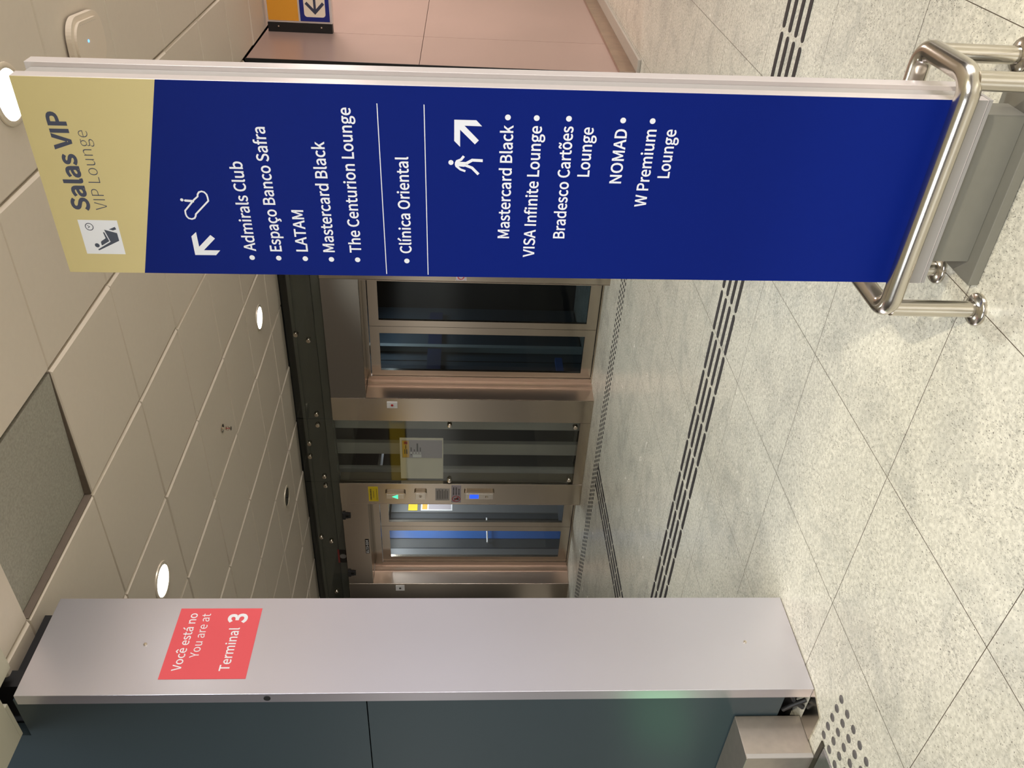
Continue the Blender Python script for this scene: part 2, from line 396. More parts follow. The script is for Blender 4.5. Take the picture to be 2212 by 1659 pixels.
for i in range(-9, 9):
    for j in range(-1, 14):
        x0, x1 = CX0+CP*i, CX0+CP*(i+1); y0, y1 = CY0+CP*j, CY0+CP*(j+1)
        if j == -1: y0 = 2.085
        if i == 0 and j == 0: continue
        if x1 < -2.09:
            if y0 > 7.3: continue
            y1 = min(y1, 7.36) if y1 > 7.0 else y1
            if y1-y0 < 0.3 and y0 > 7: pass
        elif x0 < -2.09:      # column of tiles that meets the bronze wall
            if y0 > 7.3: x0 = -2.075
            elif y1 > 7.4:
                ctile(x0, -2.08, y0, 7.22); x0 = -2.075
        ctile(x0, x1, y0, y1)
c.box(-10.0, 4.0, 2.09, 12.9, ZC+0.14, ZC+0.2, mi=1)
struct('ceiling', c, [M['tile'], M['plenum']])
# plaster soffit on the photographer's side
s = MB(); s.box(-3.30, 6.5, -0.31, 1.955, 3.262, 3.5); s.box(-3.005, 6.5, 1.956, 2.083, 3.27, 3.5); s.box(-3.30, -3.09, 1.956, 1.975, 3.262, 3.5)
struct('trim_1', s, M['plaster'])

# dark glass wall on the left, in two sheets with an open joint
b = MB(); b.box(-6.4, -3.078, 1.983, 2.04, 1.8545, 3.24); b.box(-6.4, -3.33, 1.983, 2.04, 3.24, 3.7)
b.box(-6.4, -3.078, 1.983, 2.04, 0.10, 1.8495); b.box(-6.4, -3.08, 2.045, 2.12, 0.0, 3.6, mi=1)
struct('wall_left', b, [M['darkglass'], M['black']])

# bronze clad wall on the right, with copper skirting and stone kerb
XB = -2.08
b = MB()
ys = [7.232, 8.167, 10.3, 12.5]
for k in range(3):
    b.box(-2.11, XB, ys[k]+(0.0025 if k else 0.012), ys[k+1]-0.0025, 0.168, 1.8625); b.box(-2.11, XB, ys[k]+(0.0025 if k else 0.012), ys[k+1]-0.0025, 1.8675, 3.298)
b.box(-3.75, -2.112, 7.245, 12.5, 0.0, 3.299, mi=1)
b.box(-2.113, -2.07, 7.232, 7.2425, 0.168, 3.298, mi=1)
struct('wall_right', b, [M['bronze'], M['black']])
b = MB(); b.box(-2.11, -2.055, 7.232, 12.5, 0.028, 0.1675, 0.004); struct('baseboard_right', b, M['copper'])
b = MB(); b.box(-2.11, -1.948, 7.20, 12.5, 0.0005, 0.027, 0.004); struct('trim_2', b, M['kerb'])
# back of the lift shafts
b = MB(); b.box(-10.2, -2.2, 9.3, 9.4, 0, 4.2); b.box(-10.2, -2.2, 7.42, 9.3, 4.1, 4.2)
struct('wall_back', b, M['shaftdark'])

# far left, mirrored in lift front: unseen dark wall added to darken steel
b = MB(); b.box(-22, -14.7, 1.9, 2.1, 0, 4.2)
struct('unseen_dark_wall', b, [M['shaftdark']])
t = thing('overhead_sign', 'yellow overhead direction sign mirrored in the glass bay between the lifts', 'sign', (-16.4, -4.0, 3.2))
b = MB(); b.box(-18.3, -14.4, -4.0, -3.9, 2.95, 3.45, 0.01); b.build('case', M['black'], t)
b = MB(); b.box(-18.27, -14.43, -3.8995, -3.893, 2.98, 3.42); b.build('yellow_face', mat('glowing_yellow', srgb(226, 186, 40), 0.5, emit=(0.85, 0.55, 0.06, 1), emit_s=0.6), t)  # glow added so the far sign shows up in the glass
b = MB(); b.box(-15.1, -14.7, -3.8925, -3.890, 3.02, 3.38); b.build('arrow_square', M['white'], t)
b = MB(); b.prism([(-15.02, 3.06), (-14.78, 3.06), (-14.90, 3.34)], 'y', -3.8895, -3.888); b.build('arrow', M['ink'], t)
for x in (-17.8, -15.0):
    b = MB(); b.box(x-0.02, x+0.02, -3.97, -3.93, 3.451, 4.1); b.build('hanger', M['black'], t)

# ================================================================== LIFT FRONT
YF = 7.2
def header_bay(x0, x1, label, bolts):
    t = thing('header_glass', label, 'glass panel', ((x0+x1)/2, YF, 2.875), 'glass strips above the lift doors')
    b = MB(); b.box(x0+0.004, x1-0.004, YF+0.03, YF+0.042, 2.875, 3.258); b.build('pane', M['headpane'], t)
    for x, z in bolts:
        b = MB(); b.lathe([(0.0, -0.014), (0.022, -0.012), (0.026, -0.004), (0.026, 0.03)], (x, YF+0.012, z), 'y', 18); b.build('bolt', M['steel'], t, True)
    return t
header_bay(-5.90, -4.09, 'dark glass strip with round bolts above the lift with the dark glass doors', [(-4.79, 3.158), (-4.86, 3.036), (-5.834, 3.039)])
header_bay(-6.85, -5.905, 'dark glass strip with round bolts above the glass bay between the lifts', [(-5.985, 3.04), (-6.257, 3.155), (-6.454, 3.167), (-6.76, 3.03)])
header_bay(-9.20, -6.855, 'dark glass strip with round bolts above the lift with the lit car', [(-6.906, 3.029), (-7.85, 3.034), (-7.78, 3.15), (-8.805, 3.038)])
b = MB(); b.box(-9.6, -3.8, 7.37, 7.62, 2.99, 3.03); b.box(-9.6, -3.8, 7.40, 7.58, 3.03, 3.19); b.box(-9.6, -3.8, 7.37, 7.62, 3.19, 3.225)
b.box(-9.6, -3.8, 7.30, 7.36, 2.875, 2.968)
mesh_thing('steel_beam', b, M['header'], 'dark steel beam running behind the glass strip above the lifts', 'beam')
b = MB(); b.box(-9.6, -3.8, 7.66, 7.72, 2.73, 3.42)
mesh_thing('backing_panel', b, M['header2'], 'black panel behind the dark steel beam above the lifts', 'panel')

def column(x0, x1, label, x_ret=None):
    t = thing('steel_column', label, 'column', ((x0+x1)/2, YF, 0), 'stainless steel columns of the lift front')
    b = MB(); b.box(x0, x1, YF, YF+0.20, 0.001, 2.866, 0.003); b.build('cladding', M['steel'], t)
    return t
colA = column(-9.10, -8.632, 'dark looking steel column at the far left of the lifts beside the aluminium pillar')
colC = column(-7.178, -6.850, 'steel column carrying the call buttons and yellow sticker')
colB = column(-5.900, -5.585, 'steel column between glass bay and dark doors with small white plate')
colS = column(-4.118, -3.80, 'steel column half hidden behind the blue sign')
b = MB(); b.box(-3.797, -2.12, YF+0.02, YF+0.035, 0.001, 3.25)
struct('wall_front', b, M['transom'])
b = MB(); b.box(-13.0, -9.21, YF+0.02, YF+0.035, 0.001, 3.25); struct('wall_front_left', b, M['transom'])
b = MB(); b.box(-2.10, 4.2, 12.72, 12.8, 0.0, 3.298); struct('wall_corridor_end', b, [M['plaster']])

# small switch plates
for cn, x0, x1, dotm in ((colB, -5.712, -5.628, 'crimson'), (colA, -8.759, -8.660, 'ink')):
    b = MB(); b.box(x0, x1, YF-0.010, YF-0.0005, 2.152, 2.266, 0.003); p = b.build('switch_plate', M['white'], cn)
    b = MB(); b.lathe([(0.0, -0.006), (0.014, -0.004), (0.014, 0.0)], ((x0+x1)/2, YF-0.0105, 2.209), 'y', 16); b.build('button', M[dotm], p, True)
# sticker on the column beside the sign
b = MB(); b.box(-4.105, -4.015, YF-0.003, YF-0.0005, 1.43, 1.535); st = b.build('sticker', M['lilac'], colS)
b = MB(); disc(b, -4.06, 1.485, 0.034, frame_xz(0, YF-0.0036, 0), rin=0.026); b.build('red_ring', M['crimson'], st)

# control column fittings
b = MB(); b.box(-7.136, -6.901, YF-0.003, YF-0.0005, 2.420, 2.533); st = b.build('yellow_sticker', M['yellow'], colC); tag(st, 'yellow sticker with small black print')
b = MB(); fr = frame_xz(0, YF-0.0038, 0)
for z, wd, hh in ((2.505, 0.19, 0.016), (2.474, 0.12, 0.007), (2.437, 0.19, 0.006)):
    k = 0; x = -7.018-wd/2
    while x < -7.018+wd/2-0.008:
        q = 0.009+0.006*((k*7) % 3)/2; flat(b, [(x, z-hh/2), (x+q, z-hh/2), (x+q, z+hh/2), (x, z+hh/2)], fr); x += q+0.005; k += 1
b.build('print', M['ink'], st)
def device(name, x0, x1, z0, z1, label=None):
    b = MB(); pts = rrect(x0, x1, z0, z1, 0.022)
    b.prism(pts, 'y', YF-0.034, YF-0.0005); o = b.build(name, M['steel'], colC)
    if label: tag(o, label)
    b = MB(); b.box(x0+0.018, x1-0.02, YF-0.0385, YF-0.0345, z0+0.014, z1-0.014, 0.002); b.build('faceplate', M['polish'], o)
    return o
o = device('arrow_lantern', -7.075, -6.968, 2.098, 2.335, 'lift lantern with lit green up arrow')
b = MB(); flat(b, [(-7.060, 2.185), (-6.992, 2.185), (-7.026, 2.255)], frame_xz(0, YF-0.0395, 0)); b.build('green_arrow', M['green'], o)
o = device('key_switch', -7.084, -6.953, 1.848, 1.994)
b = MB(); b.lathe([(0.0, -0.004), (0.018, -0.004), (0.018, 0)], (-7.02, YF-0.039, 1.92), 'y', 16); b.build('key_barrel', M['steel'], o, True)
b = MB(); b.box(-7.024, -7.016, YF-0.045, YF-0.0435, 1.91, 1.93); b.build('keyhole', M['ink'], o)
b = MB(); b.box(-7.115, -6.921, YF-0.003, YF-0.0005, 1.577, 1.745); st = b.build('notice_plate', M['groove'], colC)
b = MB(); fr = frame_xz(0, YF-0.0036, 0)
for k in range(7):
    z = 1.722-k*0.020; flat(b, [(-7.09, z-0.003), (-6.955+0.02*(k % 2), z-0.003), (-6.955+0.02*(k % 2), z+0.003), (-7.09, z+0.003)], fr)
b.build('print', M['ink'], st)
b = MB(); b.box(-7.148, -6.868, YF-0.003, YF-0.0005, 1.441, 1.555); st = b.build('fire_warning_sticker', M['lilac'], colC); tag(st, 'grey lift warning sticker with red prohibition ring')
b = MB(); disc(b, -7.088, 1.498, 0.050, fr, rin=0.042); stroke(b, [(-7.120, 1.525), (-7.056, 1.471)], 0.008, fr, 0.0003); b.build('prohibition_ring', M['crimson'], st)
b = MB(); disc(b, -7.088, 1.513, 0.010, fr, 0.0001); flat(b, [(-7.104, 1.468), (-7.078, 1.468), (-7.074, 1.502), (-7.098, 1.502)], fr, 0.0001); stroke(b, [(-7.08, 1.495), (-7.065, 1.485), (-7.062, 1.470)], 0.007, fr, 0.0001)
for z, x1 in ((1.530, -6.90), (1.498, -6.905), (1.466, -6.92)):
    x = -7.025; k = 0
    while x < x1-0.01:
        q = 0.012+0.007*((k*5) % 3)/2; flat(b, [(x, z-0.007), (x+q, z-0.007), (x+q, z+0.007), (x, z+0.007)], fr); x += q+0.006; k += 1
b.build('print', M['ink'], st)
o = device('call_panel', -7.075, -6.950, 1.046, 1.404, 'call panel with blue display and round button')
b = MB(); b.box(-7.045, -6.985, YF-0.0415, YF-0.039, 1.232, 1.338, 0.001); b.build('display', M['bluelcd'], o)
b = MB(); b.lathe([(0.0, -0.008), (0.014, -0.006), (0.019, -0.002), (0.019, 0)], (-7.018, YF-0.039, 1.135), 'y', 18); b.build('call_button', M['chrome'], o, True)

# ------------------------------------------------------------------ lifts
def lift(x0, x1, label, z_tr, trans_m, xd0, xm, xd1, g1, g2, pane):
    t = thing('elevator', label, 'elevator', ((x0+x1)/2, YF, 0))
    b = MB(); b.box(x0+0.001, x1-0.001, YF+0.004, YF+0.05, z_tr, 2.864, 0.003); b.build('transom_panel', M[trans_m], t)
    b = MB(); b.box(x0+0.001, x1-0.001, YF+0.052, YF+0.33, z_tr+0.004, z_tr+0.03); b.box(xd0-0.02, xd1+0.02, YF+0.27, YF+0.33, 2.45, z_tr+0.003); b.build('head_soffit', M['steel'], t)
    # stepped jambs, left and right
    b = MB(); b.prism([(x0+0.002, YF+0.201), (x0+0.002, YF+0.002), (x0+0.004, YF+0.002), (x0+0.018, YF+0.20), (x0+0.042, YF+0.20), (x0+0.046, YF+0.275), (xd0-0.004, YF+0.275), (xd0-0.004, YF+0.33), (x0+0.002, YF+0.33)], 'z', 0.001, z_tr); b.build('jamb', M['jamb'], t)
    b = MB(); b.prism([(x1-0.002, YF+0.201), (x1-0.002, YF+0.33), (xd1+0.004, YF+0.33), (xd1+0.004, YF+0.275), (x1-0.02, YF+0.27), (x1-0.006, YF+0.002), (x1-0.002, YF+0.002)], 'z', 0.001, z_tr); b.build('jamb', M['jamb'], t)
    for a0, a1, (gx0, gx1) in ((xd0, xm-0.002, g1), (xm+0.002, xd1, g2)):
        b = MB(); y0, y1 = YF+0.30, YF+0.335; zb, zt = 0.02, 2.444; gz0, gz1 = 0.135, 2.342
        for q in ((a0, gx0, zb, zt), (gx1, a1, zb, zt), (gx0, gx1, zb, gz0), (gx0, gx1, gz1, zt)): b.box(q[0], q[1], y0, y1, q[2], q[3])
        d = b.build('door_leaf', M['steel'], t)
        b = MB(); b.box(gx0-0.004, gx1+0.004, y0+0.012, y0+0.020, gz0-0.004, gz1+0.004); b.build('door_glass', M[pane], d)
    b = MB(); b.box(x0+0.02, x1-0.02, YF+0.27, YF+0.40, 0.0005, 0.016); b.build('threshold', M['steel'], t)
    return t
liftA = lift(-8.63, -7.18, 'stainless lift with a lit car behind its glass doors, beside the aluminium pillar', 2.552, 'steel', -8.53, -7.878, -7.226, (-8.447, -7.958), (-7.798, -7.31), 'glass')
liftB = lift(-5.583, -4.12, 'stainless lift with dark glass doors beside the blue sign', 2.490, 'transom', -5.492, -4.851, -4.21, (-5.423, -4.937), (-4.775, -4.304), 'darkpane')
# number plate and brackets of the lit lift
b = MB(); b.box(-8.052, -7.800, YF-0.001, YF+0.0035, 2.572, 2.618); st = b.build('number_plate', M['black'], liftA); tag(st, 'black number plate with white letters')
b = MB(); put_text(b, 'ELT3-024', -8.042, 2.580, 0.232, 0.030, frame_xz(0, YF-0.0015, 0), 0.02); b.build('lettering', M['white'], st)
for x in (-7.38, -8.42):
    b = MB(); b.box(x-0.055, x+0.055, YF-0.02, YF+0.0035, 2.825, 2.862, 0.003); b.box(x-0.04, x-0.018, YF-0.014, YF+0.0035, 2.79, 2.825); b.box(x+0.018, x+0.04, YF-0.014, YF+0.0035, 2.79, 2.825); b.box(x-0.035, x+0.035, YF-0.014, YF+0.0035, 2.765, 2.79, 0.002); b.build('bracket', M['black'], liftA)

# lit car of the left lift
t = thing('elevator_car', 'lit lift car with a blue stripe and notices seen through the left lift doors', 'elevator car', (-7.9, 8.4, 0.0))
XW = -8.66
def wall_strip(y0, y1, m, name='wall_panel', z0=0.03, z1=2.42, dx=0.0):
    b = MB(); b.box(XW-0.03, XW+dx, y0, y1, z0, z1); return b.build(name, M[m], t)
wall_strip(7.60, 7.66, 'cargrey', dx=0.03); wall_strip(7.662, 7.67, 'black'); wall_strip(7.672, 7.83, 'cargrey'); wall_strip(7.832, 8.02, 'cardark', dx=-0.01)
wall_strip(8.022, 8.20, 'carblue', 'blue_panel'); wall_strip(8.202, 8.36, 'cargrey'); wall_strip(8.362, 8.40, 'black', dx=-0.01); wall_strip(8.402, 8.50, 'cardark'); wall_strip(8.502, 9.05, 'cargrey', 'control_panel', dx=0.02)
b = MB(); b.box(-8.66, -7.1, 9.06, 9.09, 0.03, 2.42); b.build('back_panel', M['cargrey'], t)
b = MB(); b.box(-7.13, -7.1, 7.62, 9.05, 0.03, 2.42); b.build('side_panel', M['cargrey'], t)
b = MB(); b.box(-8.69, -7.1, 7.6, 9.09, 0.0005, 0.028); b.build('car_floor', M['cardark'], t)
b = MB(); b.box(-8.69, -7.1, 7.6, 9.09, 2.45, 2.48); b.build('car_ceiling', M['white'], t)
b = MB(); b.box(-8.2, -7.5, 8.05, 8.75, 2.435, 2.449); b.build('light_panel', mat('car_light', (1, 1, 1, 1), 0.5, emit=(0.92, 0.96, 1.0, 1), emit_s=4.0), t)
b = MB(); b.tube([(XW+0.05, 7.90, 1.06), (XW+0.05, 8.36, 1.06)], 0.011); b.box(XW-0.005, XW+0.05, 7.95, 7.965, 1.055, 1.065); b.box(XW-0.005, XW+0.05, 8.30, 8.315, 1.055, 1.065); b.build('handrail', M['white'], t, True)
b = MB(); b.box(XW+0.021, XW+0.026, 8.53, 8.72, 2.05, 2.18); b.build('yellow_sticker', M['yellow'], t)
b = MB(); b.box(XW+0.021, XW+0.026, 8.53, 8.80, 1.55, 2.0); st = b.build('notice', M['white'], t)
b = MB(); b.box(XW+0.0265, XW+0.0275, 8.55, 8.78, 1.91, 1.98); b.build('notice_heading', M['ochre'], st)
b = MB(); b.box(XW+0.0265, XW+0.0275, 8.55, 8.78, 1.57, 1.89); b.build('notice_body', M['lilac'], st)
area('shaft_fill', (-5.0, 8.6, 2.4), (-5.6, 8.3, 1.2), 0.4, 6, (0.84, 0.93, 1.0))  # unseen fill added to brighten the unlit shaft wall
area('car_lamp', (-7.85, 8.4, 2.43), (-7.85, 8.4, 0), 0.7, 30, (0.9, 0.95, 1.0))

# dim shaft behind the dark doors
t = thing('shaft_lining', 'dim grey shaft wall with a dark blue beam seen through the dark lift doors', 'wall panel', (-5.6, 8.3, 0))
b = MB(); b.box(-5.70, -5.66, 7.60, 9.2, 0.02, 2.7); b.build('side_sheet', M['shaft'], t)
for y in (7.80, 8.02, 8.30):
    b = MB(); b.box(-5.659, -5.654, y, y+0.006, 0.02, 2.7); b.build('seam', M['black'], t)
b = MB(); b.box(-5.66, -5.60, 7.66, 9.0, 1.70, 1.86); b.build('blue_beam', mat('beam_blue', srgb(20, 40, 84), 0.5), t)
b = MB(); b.box(-5.655, -5.60, 7.70, 8.05, 0.28, 0.36); b.build('blue_bracket', M['carblue'], t)
b = MB(); b.box(-5.655, -5.58, 8.2, 8.26, 0.02, 2.7); b.build('guide_rail', M['post'], t)
for k, (z, a) in enumerate(((1.52, 0.8), (1.47, -0.8), (1.36, 0.5), (0.67, -0.6))):
    b = MB(); d = Vector((0, math.cos(a), math.sin(a)))*0.05; e = Vector((0, -math.sin(a), math.cos(a)))*0.018; p = Vector((-5.653+0.001*k, 7.68, z))
    b.poly([p-d-e, p+d-e, p+d+e, p-d+e]); b.build('yellow_tape', M['gold_tape'], t)

# glass bay between the lifts
t = thing('glass_panel', 'clear glass pane with round bolts between the two lifts', 'glass panel', (-6.37, YF, 0))
b = MB(); b.box(-6.846, -5.904, YF+0.03, YF+0.042, 0.125, 2.866); b.build('pane', M['glass'], t)
b = MB(); b.box(-6.846, -5.904, YF+0.004, YF+0.10, 0.001, 0.121, 0.003); b.build('bottom_frame', M['steel'], t)
for x, z in ((-5.955, 1.583), (-5.965, 0.17), (-6.80, 1.581), (-6.775, 0.17)):
    b = MB(); b.lathe([(0.0, -0.018), (0.022, -0.016), (0.027, -0.006), (0.027, 0.03)], (x, YF+0.005, z), 'y', 18); b.build('bolt', M['chrome'], t, True)
# steel posts behind that pane
for x0, x1, lab in ((-6.325, -6.20, 'pale steel post behind the glass bay, nearest the dark lift doors'), (-6.72, -6.55, 'pale steel post behind the middle of the notice board in the glass bay'), (-7.095, -6.96, 'pale steel post behind the glass bay, nearest the call buttons')):
    b = MB(); b.box(x0, x1, 7.58, 7.64, 0.01, 2.985); mesh_thing('steel_post', b, M['post'], lab, 'post', 'steel posts behind the glass bay')
b = MB(); b.box(-7.09, -5.72, 8.1, 8.13, 0.01, 4.0)
mesh_thing('shaft_sheet', b, M['shaftdark'], 'dark sheet closing the shaft behind the glass bay', 'panel')
# notice board behind the pane
t = thing('notice_board', 'pale notice board with ochre headed poster behind the glass bay', 'notice board', (-6.5, YF+0.06, 1.9))
yb = YF+0.07
b = MB(); b.box(-6.83, -6.208, yb, yb+0.012, 1.655, 2.150, 0.002); b.build('board', M['board'], t)
b = MB(); b.box(-6.50, -6.232, yb-0.004, yb-0.0005, 1.668, 2.128); p = b.build('poster', M['lilac'], t)
fr = frame_xz(0, yb-0.005, 0)
b = MB(); flat(b, [(-6.494, 2.045), (-6.238, 2.045), (-6.238, 2.122), (-6.494, 2.122)], fr); b.build('poster_heading', M['ochre'], p)
b = MB(); flat(b, [(-6.292, 2.062), (-6.252, 2.062), (-6.252, 2.104), (-6.292, 2.104)], fr, 0.0005); b.build('red_badge', M['crimson'], p)
for x, z, wd, hh in ((-6.44, 2.095, 0.07, 0.010), (-6.44, 2.072, 0.07, 0.012), (-6.36, 2.083, 0.05, 0.008), (-6.40, 2.022, 0.06, 0.012), (-6.40, 1.985, 0.03, 0.012), (-6.40, 1.950, 0.12, 0.018), (-6.40, 1.918, 0.06, 0.012), (-6.46, 2.022, 0.02, 0.01)):
    b = MB(); flat(b, [(x, z-hh/2), (x+wd, z-hh/2), (x+wd, z+hh/2), (x, z+hh/2)], fr, 0.0005); b.build('print_line', M['ink'], p)
b = MB(); flat(b, [(-6.49, 1.905), (-6.445, 1.905), (-6.445, 2.005), (-6.49, 2.005)], fr, 0.0006)
for z in (2.022, 1.985, 1.950, 1.918): disc(b, -6.425, z, 0.010, fr, 0.0006, 12)
b.build('white_patch', M['white'], p)
# fire notice high behind the header of the lit lift
b = MB(); b.box(-8.34, -8.10, YF+0.10, YF+0.106, 2.872, 2.99); o = mesh_thing('fire_notice', b, M['crimson'], 'small red framed notice above the lit lift door', 'notice')
b = MB(); disc(b, -8.22, 2.925, 0.042, frame_xz(0, YF+0.0995, 0)); q = b.build('white_disc', M['lilac'], o)

# ================================================================== ALUMINIUM PILLAR (left)
XP = -3.017
t = thing('metal_pillar', 'tall satin aluminium pillar beside the dark glass wall', 'pillar', (-3.05, 2.2, 0))
b = MB(); b.box(-3.075, XP, 1.962, 2.4355, 0.004, 3.212, 0.0015); b.build('cladding', M['pillar'], t)
b = MB(); b.box(-3.42, -3.079, 2.125, 2.42, 0.004, 3.208); b.box(-3.42, -3.112, 2.06, 2.42, 3.209, 3.296); b.build('dark_core', M['black'], t)  # pillar core; its black top block paints in the shadow gap below the ceiling
for y, z in ((2.197, 2.780), (2.194, 0.2353)):
    b = MB(); b.lathe([(0.0, 0.007), (0.005, 0.006), (0.008, 0.002), (0.008, 0.0)], (XP+0.0003, y, z), 'x', 14); b.build('screw', M['chrome'], t, True)
b = MB(); b.lathe([(0.0, -0.003), (0.0135, -0.003), (0.0135, 0.0)], (-3.0462, 1.9617, 2.2412), 'y', 22); b.build('black_plug', M['black'], t)
b = MB(); b.box(-3.06, -3.03, 2.433, 2.444, 0.22, 0.25); b.build('latch', M['black'], t)
# coral sticker with terminal lettering
t = thing('terminal_sticker', 'coral red sticker with white terminal lettering on the aluminium pillar', 'sticker', (XP, 2.205, 2.51))
b = MB(); b.prism([(2.0303, 2.3360), (2.3795, 2.3360), (2.3795, 2.6815), (2.0303, 2.6815)], 'x', XP+0.0004, XP+0.0012); b.build('backing', M['red'], t)
fr = frame_yz(XP+0.0017, 0, 0)
for s_, a0, b0, wd, cap, wt in (('Voce está no', 2.0683, 2.6040, 0.2852, 0.0365, 0.010), ('You are at', 2.1303, 2.5490, 0.2215, 0.036, 0.0), ('Terminal', 2.0667, 2.4115, 0.211, 0.0405, 0.014), ('3', 2.3020, 2.3930, 0.0495, 0.078, 0.035)):
    b = MB(); put_text(b, s_, a0, b0, wd, cap, fr, wt)
    if s_.startswith('Voc'): stroke(b, [(2.1535, 2.6375), (2.1620, 2.6440), (2.1705, 2.6375)], 0.0048, fr)
    b.build('text_line', M['signwhite'], t)

# low steel plinth box in front of the dark glass wall, with floor plate and ribbed comb plate
t = thing('plinth_box', 'low steel box at the foot of the dark glass wall', 'box', (-3.6, 1.87, 0))
b = MB(); b.box(-5.2, -3.236, 1.786, 1.978, 0.004, 0.290, 0.002); b.build('casing', M['orangebox'], t)
b = MB(); b.box(-3.2355, -3.2335, 1.7865, 1.806, 0.006, 0.287); b.build('edge_strip', M['groove'], t)
b = MB(); b.prism([(-3.232, 1.862), (-3.064, 1.860), (-3.022, 1.952), (-3.022, 1.9605), (-3.232, 1.9605)], 'z', 0.0008, 0.006)
mesh_thing('floor_plate', b, M['polish'], 'small steel floor plate between the pillar foot and the steel box', 'plate')
b = MB(); b.tube([(-3.10, 2.0, 0.07), (-3.14, 1.985, 0.05), (-3.16, 1.97, 0.012)], 0.012, 10); b.tube([(-3.2, 1.985, 0.085), (-3.15, 1.975, 0.06), (-3.11, 1.972, 0.012)], 0.01, 10)
mesh_thing('cable', b, M['black'], 'black cables tucked into the gap behind the steel box', 'cable', smooth=True)
t = thing('comb_plate', 'ribbed steel escalator plate let into the floor beside the tactile studs', 'floor plate', (-3.4, 1.5, 0))
b = MB()
x = -3.127
for k in range(60): b.box(x-0.004-k*0.008, x-k*0.008, 0.9, 1.762, 0.0008, 0.0055)
b.box(-3.62, -3.12, 0.9, 1.764, 0.0004, 0.0012); b.build('ribbed_sheet', M['ribbed'], t)
b = MB(); b.box(-3.62, -3.113, 1.766, 1.790, 0.0006, 0.008, 0.001); b.build('black_edge', mat('dark_edge', srgb(70, 66, 56), 0.4, 0.6), t)
area('escalator_green_light', (-3.95, 1.50, 0.42), (-3.55, 2.0, 0.62), 0.3, 0.24, (0.15, 1.0, 0.35))

# ================================================================== LOUNGE SIGN TOTEM
LEAN = -0.0122
SW, SH = 0.526, 2.395
t = thing('lounge_sign', 'tall navy totem sign with gold top and white lounge list inside steel rail', 'sign', (-1.1470, 2.06, 0.166), rot=(0, LEAN, 0))
# local frame: x along the face, y depth, z up
b = MB(); b.box(0.0, SW, 0.0006, 0.036, 0.0, SH, 0.0012); b.build('front_tray', M['frame'], t, local=True)
b = MB(); b.box(0.0, SW, 0.112, 0.155, 0.0, SH+0.012, 0.0012); b.build('rear_tray', M['frame'], t, local=True)
b = MB(); b.box(0.012, SW-0.012, 0.0365, 0.1115, 0.0, SH-0.002); b.build('core', M['groove'], t, local=True)
ge0, ge1 = 2.1953, 2.0583
b = MB(); b.prism([(0.0008, 0.056), (SW-0.0012, 0.056), (SW-0.0012, ge1), (0.0008, ge0)], 'y', -0.0012, 0.0003); b.build('blue_face', M['blue'], t, local=True)
b = MB(); b.prism([(0.0008, ge0), (SW-0.0012, ge1), (SW-0.0012, SH-0.0008), (0.0008, SH-0.0008)], 'y', -0.0012, 0.0003); b.build('gold_face', M['gold'], t, local=True)
b = MB(); b.box(0.0, SW, -0.0012, 0.0003, 0.004, 0.0555); b.build('lower_strip', M['groove'], t, local=True)
fr = frame_xz(0, -0.0016, 0)
b = MB(); put_text(b, 'Salas VIP', 0.1830, 2.2935, 0.2595, 0.0440, fr, 0.036); b.build('heading', M['navy'], t, local=True)
b = MB(); put_text(b, 'VIP Lounge', 0.1858, 2.2485, 0.2115, 0.0300, fr, -0.016); b.build('subheading', M['navy'], t, local=True)
WT = 0.018; CAP = 0.0305
for s_, a0, b0, wd in (('Admirals Club', 0.0724, 1.8850, 0.2534), ('Espaço Banco Safra', 0.0728, 1.8160, 0.3434), ('LATAM', 0.0734, 1.7460, 0.1217), ('Mastercard Black', 0.0728, 1.6738, 0.3095), ('The Centurion Lounge', 0.0722, 1.6020, 0.3970), ('Clínica Oriental', 0.0727, 1.4655, 0.2745),
                       ('Mastercard Black', 0.1228, 1.2000, 0.3122), ('VISA Infinite Lounge', 0.0660, 1.1285, 0.3685), ('Bradesco Cartões', 0.1249, 1.0488, 0.3105), ('Lounge', 0.3036, 0.9974, 0.1304), ('NOMAD', 0.2866, 0.9115, 0.1450), ('W Premium', 0.2219, 0.8370, 0.2101), ('Lounge', 0.3040, 0.7862, 0.1294)):
    b = MB(); put_text(b, s_, a0, b0, wd, CAP, fr, WT); b.build('text_line', M['signwhite'], t, local=True)
for a, z in ((0.0527, 1.898), (0.0523, 1.8266), (0.0516, 1.755), (0.0506, 1.6843), (0.0505, 1.6131), (0.049, 1.4786), (0.4544, 1.2141), (0.4544, 1.1422), (0.4547, 1.0615), (0.4536, 0.9247), (0.4537, 0.8499)):
    b = MB(); disc(b, a, z, 0.0073, fr); b.build('bullet_point', M['signwhite'], t, local=True)
for a0, a1, z in ((0.0075, 0.4812, 1.5360), (0.0067, 0.4813, 1.4212)):
    b = MB(); flat(b, [(a0, z-0.0011), (a1, z-0.0011), (a1, z+0.0011), (a0, z+0.0011)], fr); b.build('divider_line', M['signwhite'], t, local=True)
b = MB(); flat(b, [(0.0574, 2.2332), (0.1568, 2.2330), (0.1572, 2.3340), (0.0578, 2.3342)], fr); ic = b.build('waiting_pictogram', M['signwhite'], t, local=True); tag(ic, 'white square pictogram of a seated person under a clock')
b = MB(); disc(b, 0.1375, 2.3085, 0.0108, fr, 0.0003, 28, rin=0.0088); stroke(b, [(0.1414, 2.3130), (0.1377, 2.3074), (0.1340, 2.3125)], 0.0016, fr, 0.0003)
disc(b, 0.0833, 2.3014, 0.0062, fr, 0.0003)
flat(b, [(0.1222, 2.2738), (0.1222, 2.2771), (0.1046, 2.2745), (0.0955, 2.2880), (0.0925, 2.2896), (0.0845, 2.2896), (0.0835, 2.2880), (0.0962, 2.2668)][::-1], fr, 0.0003)
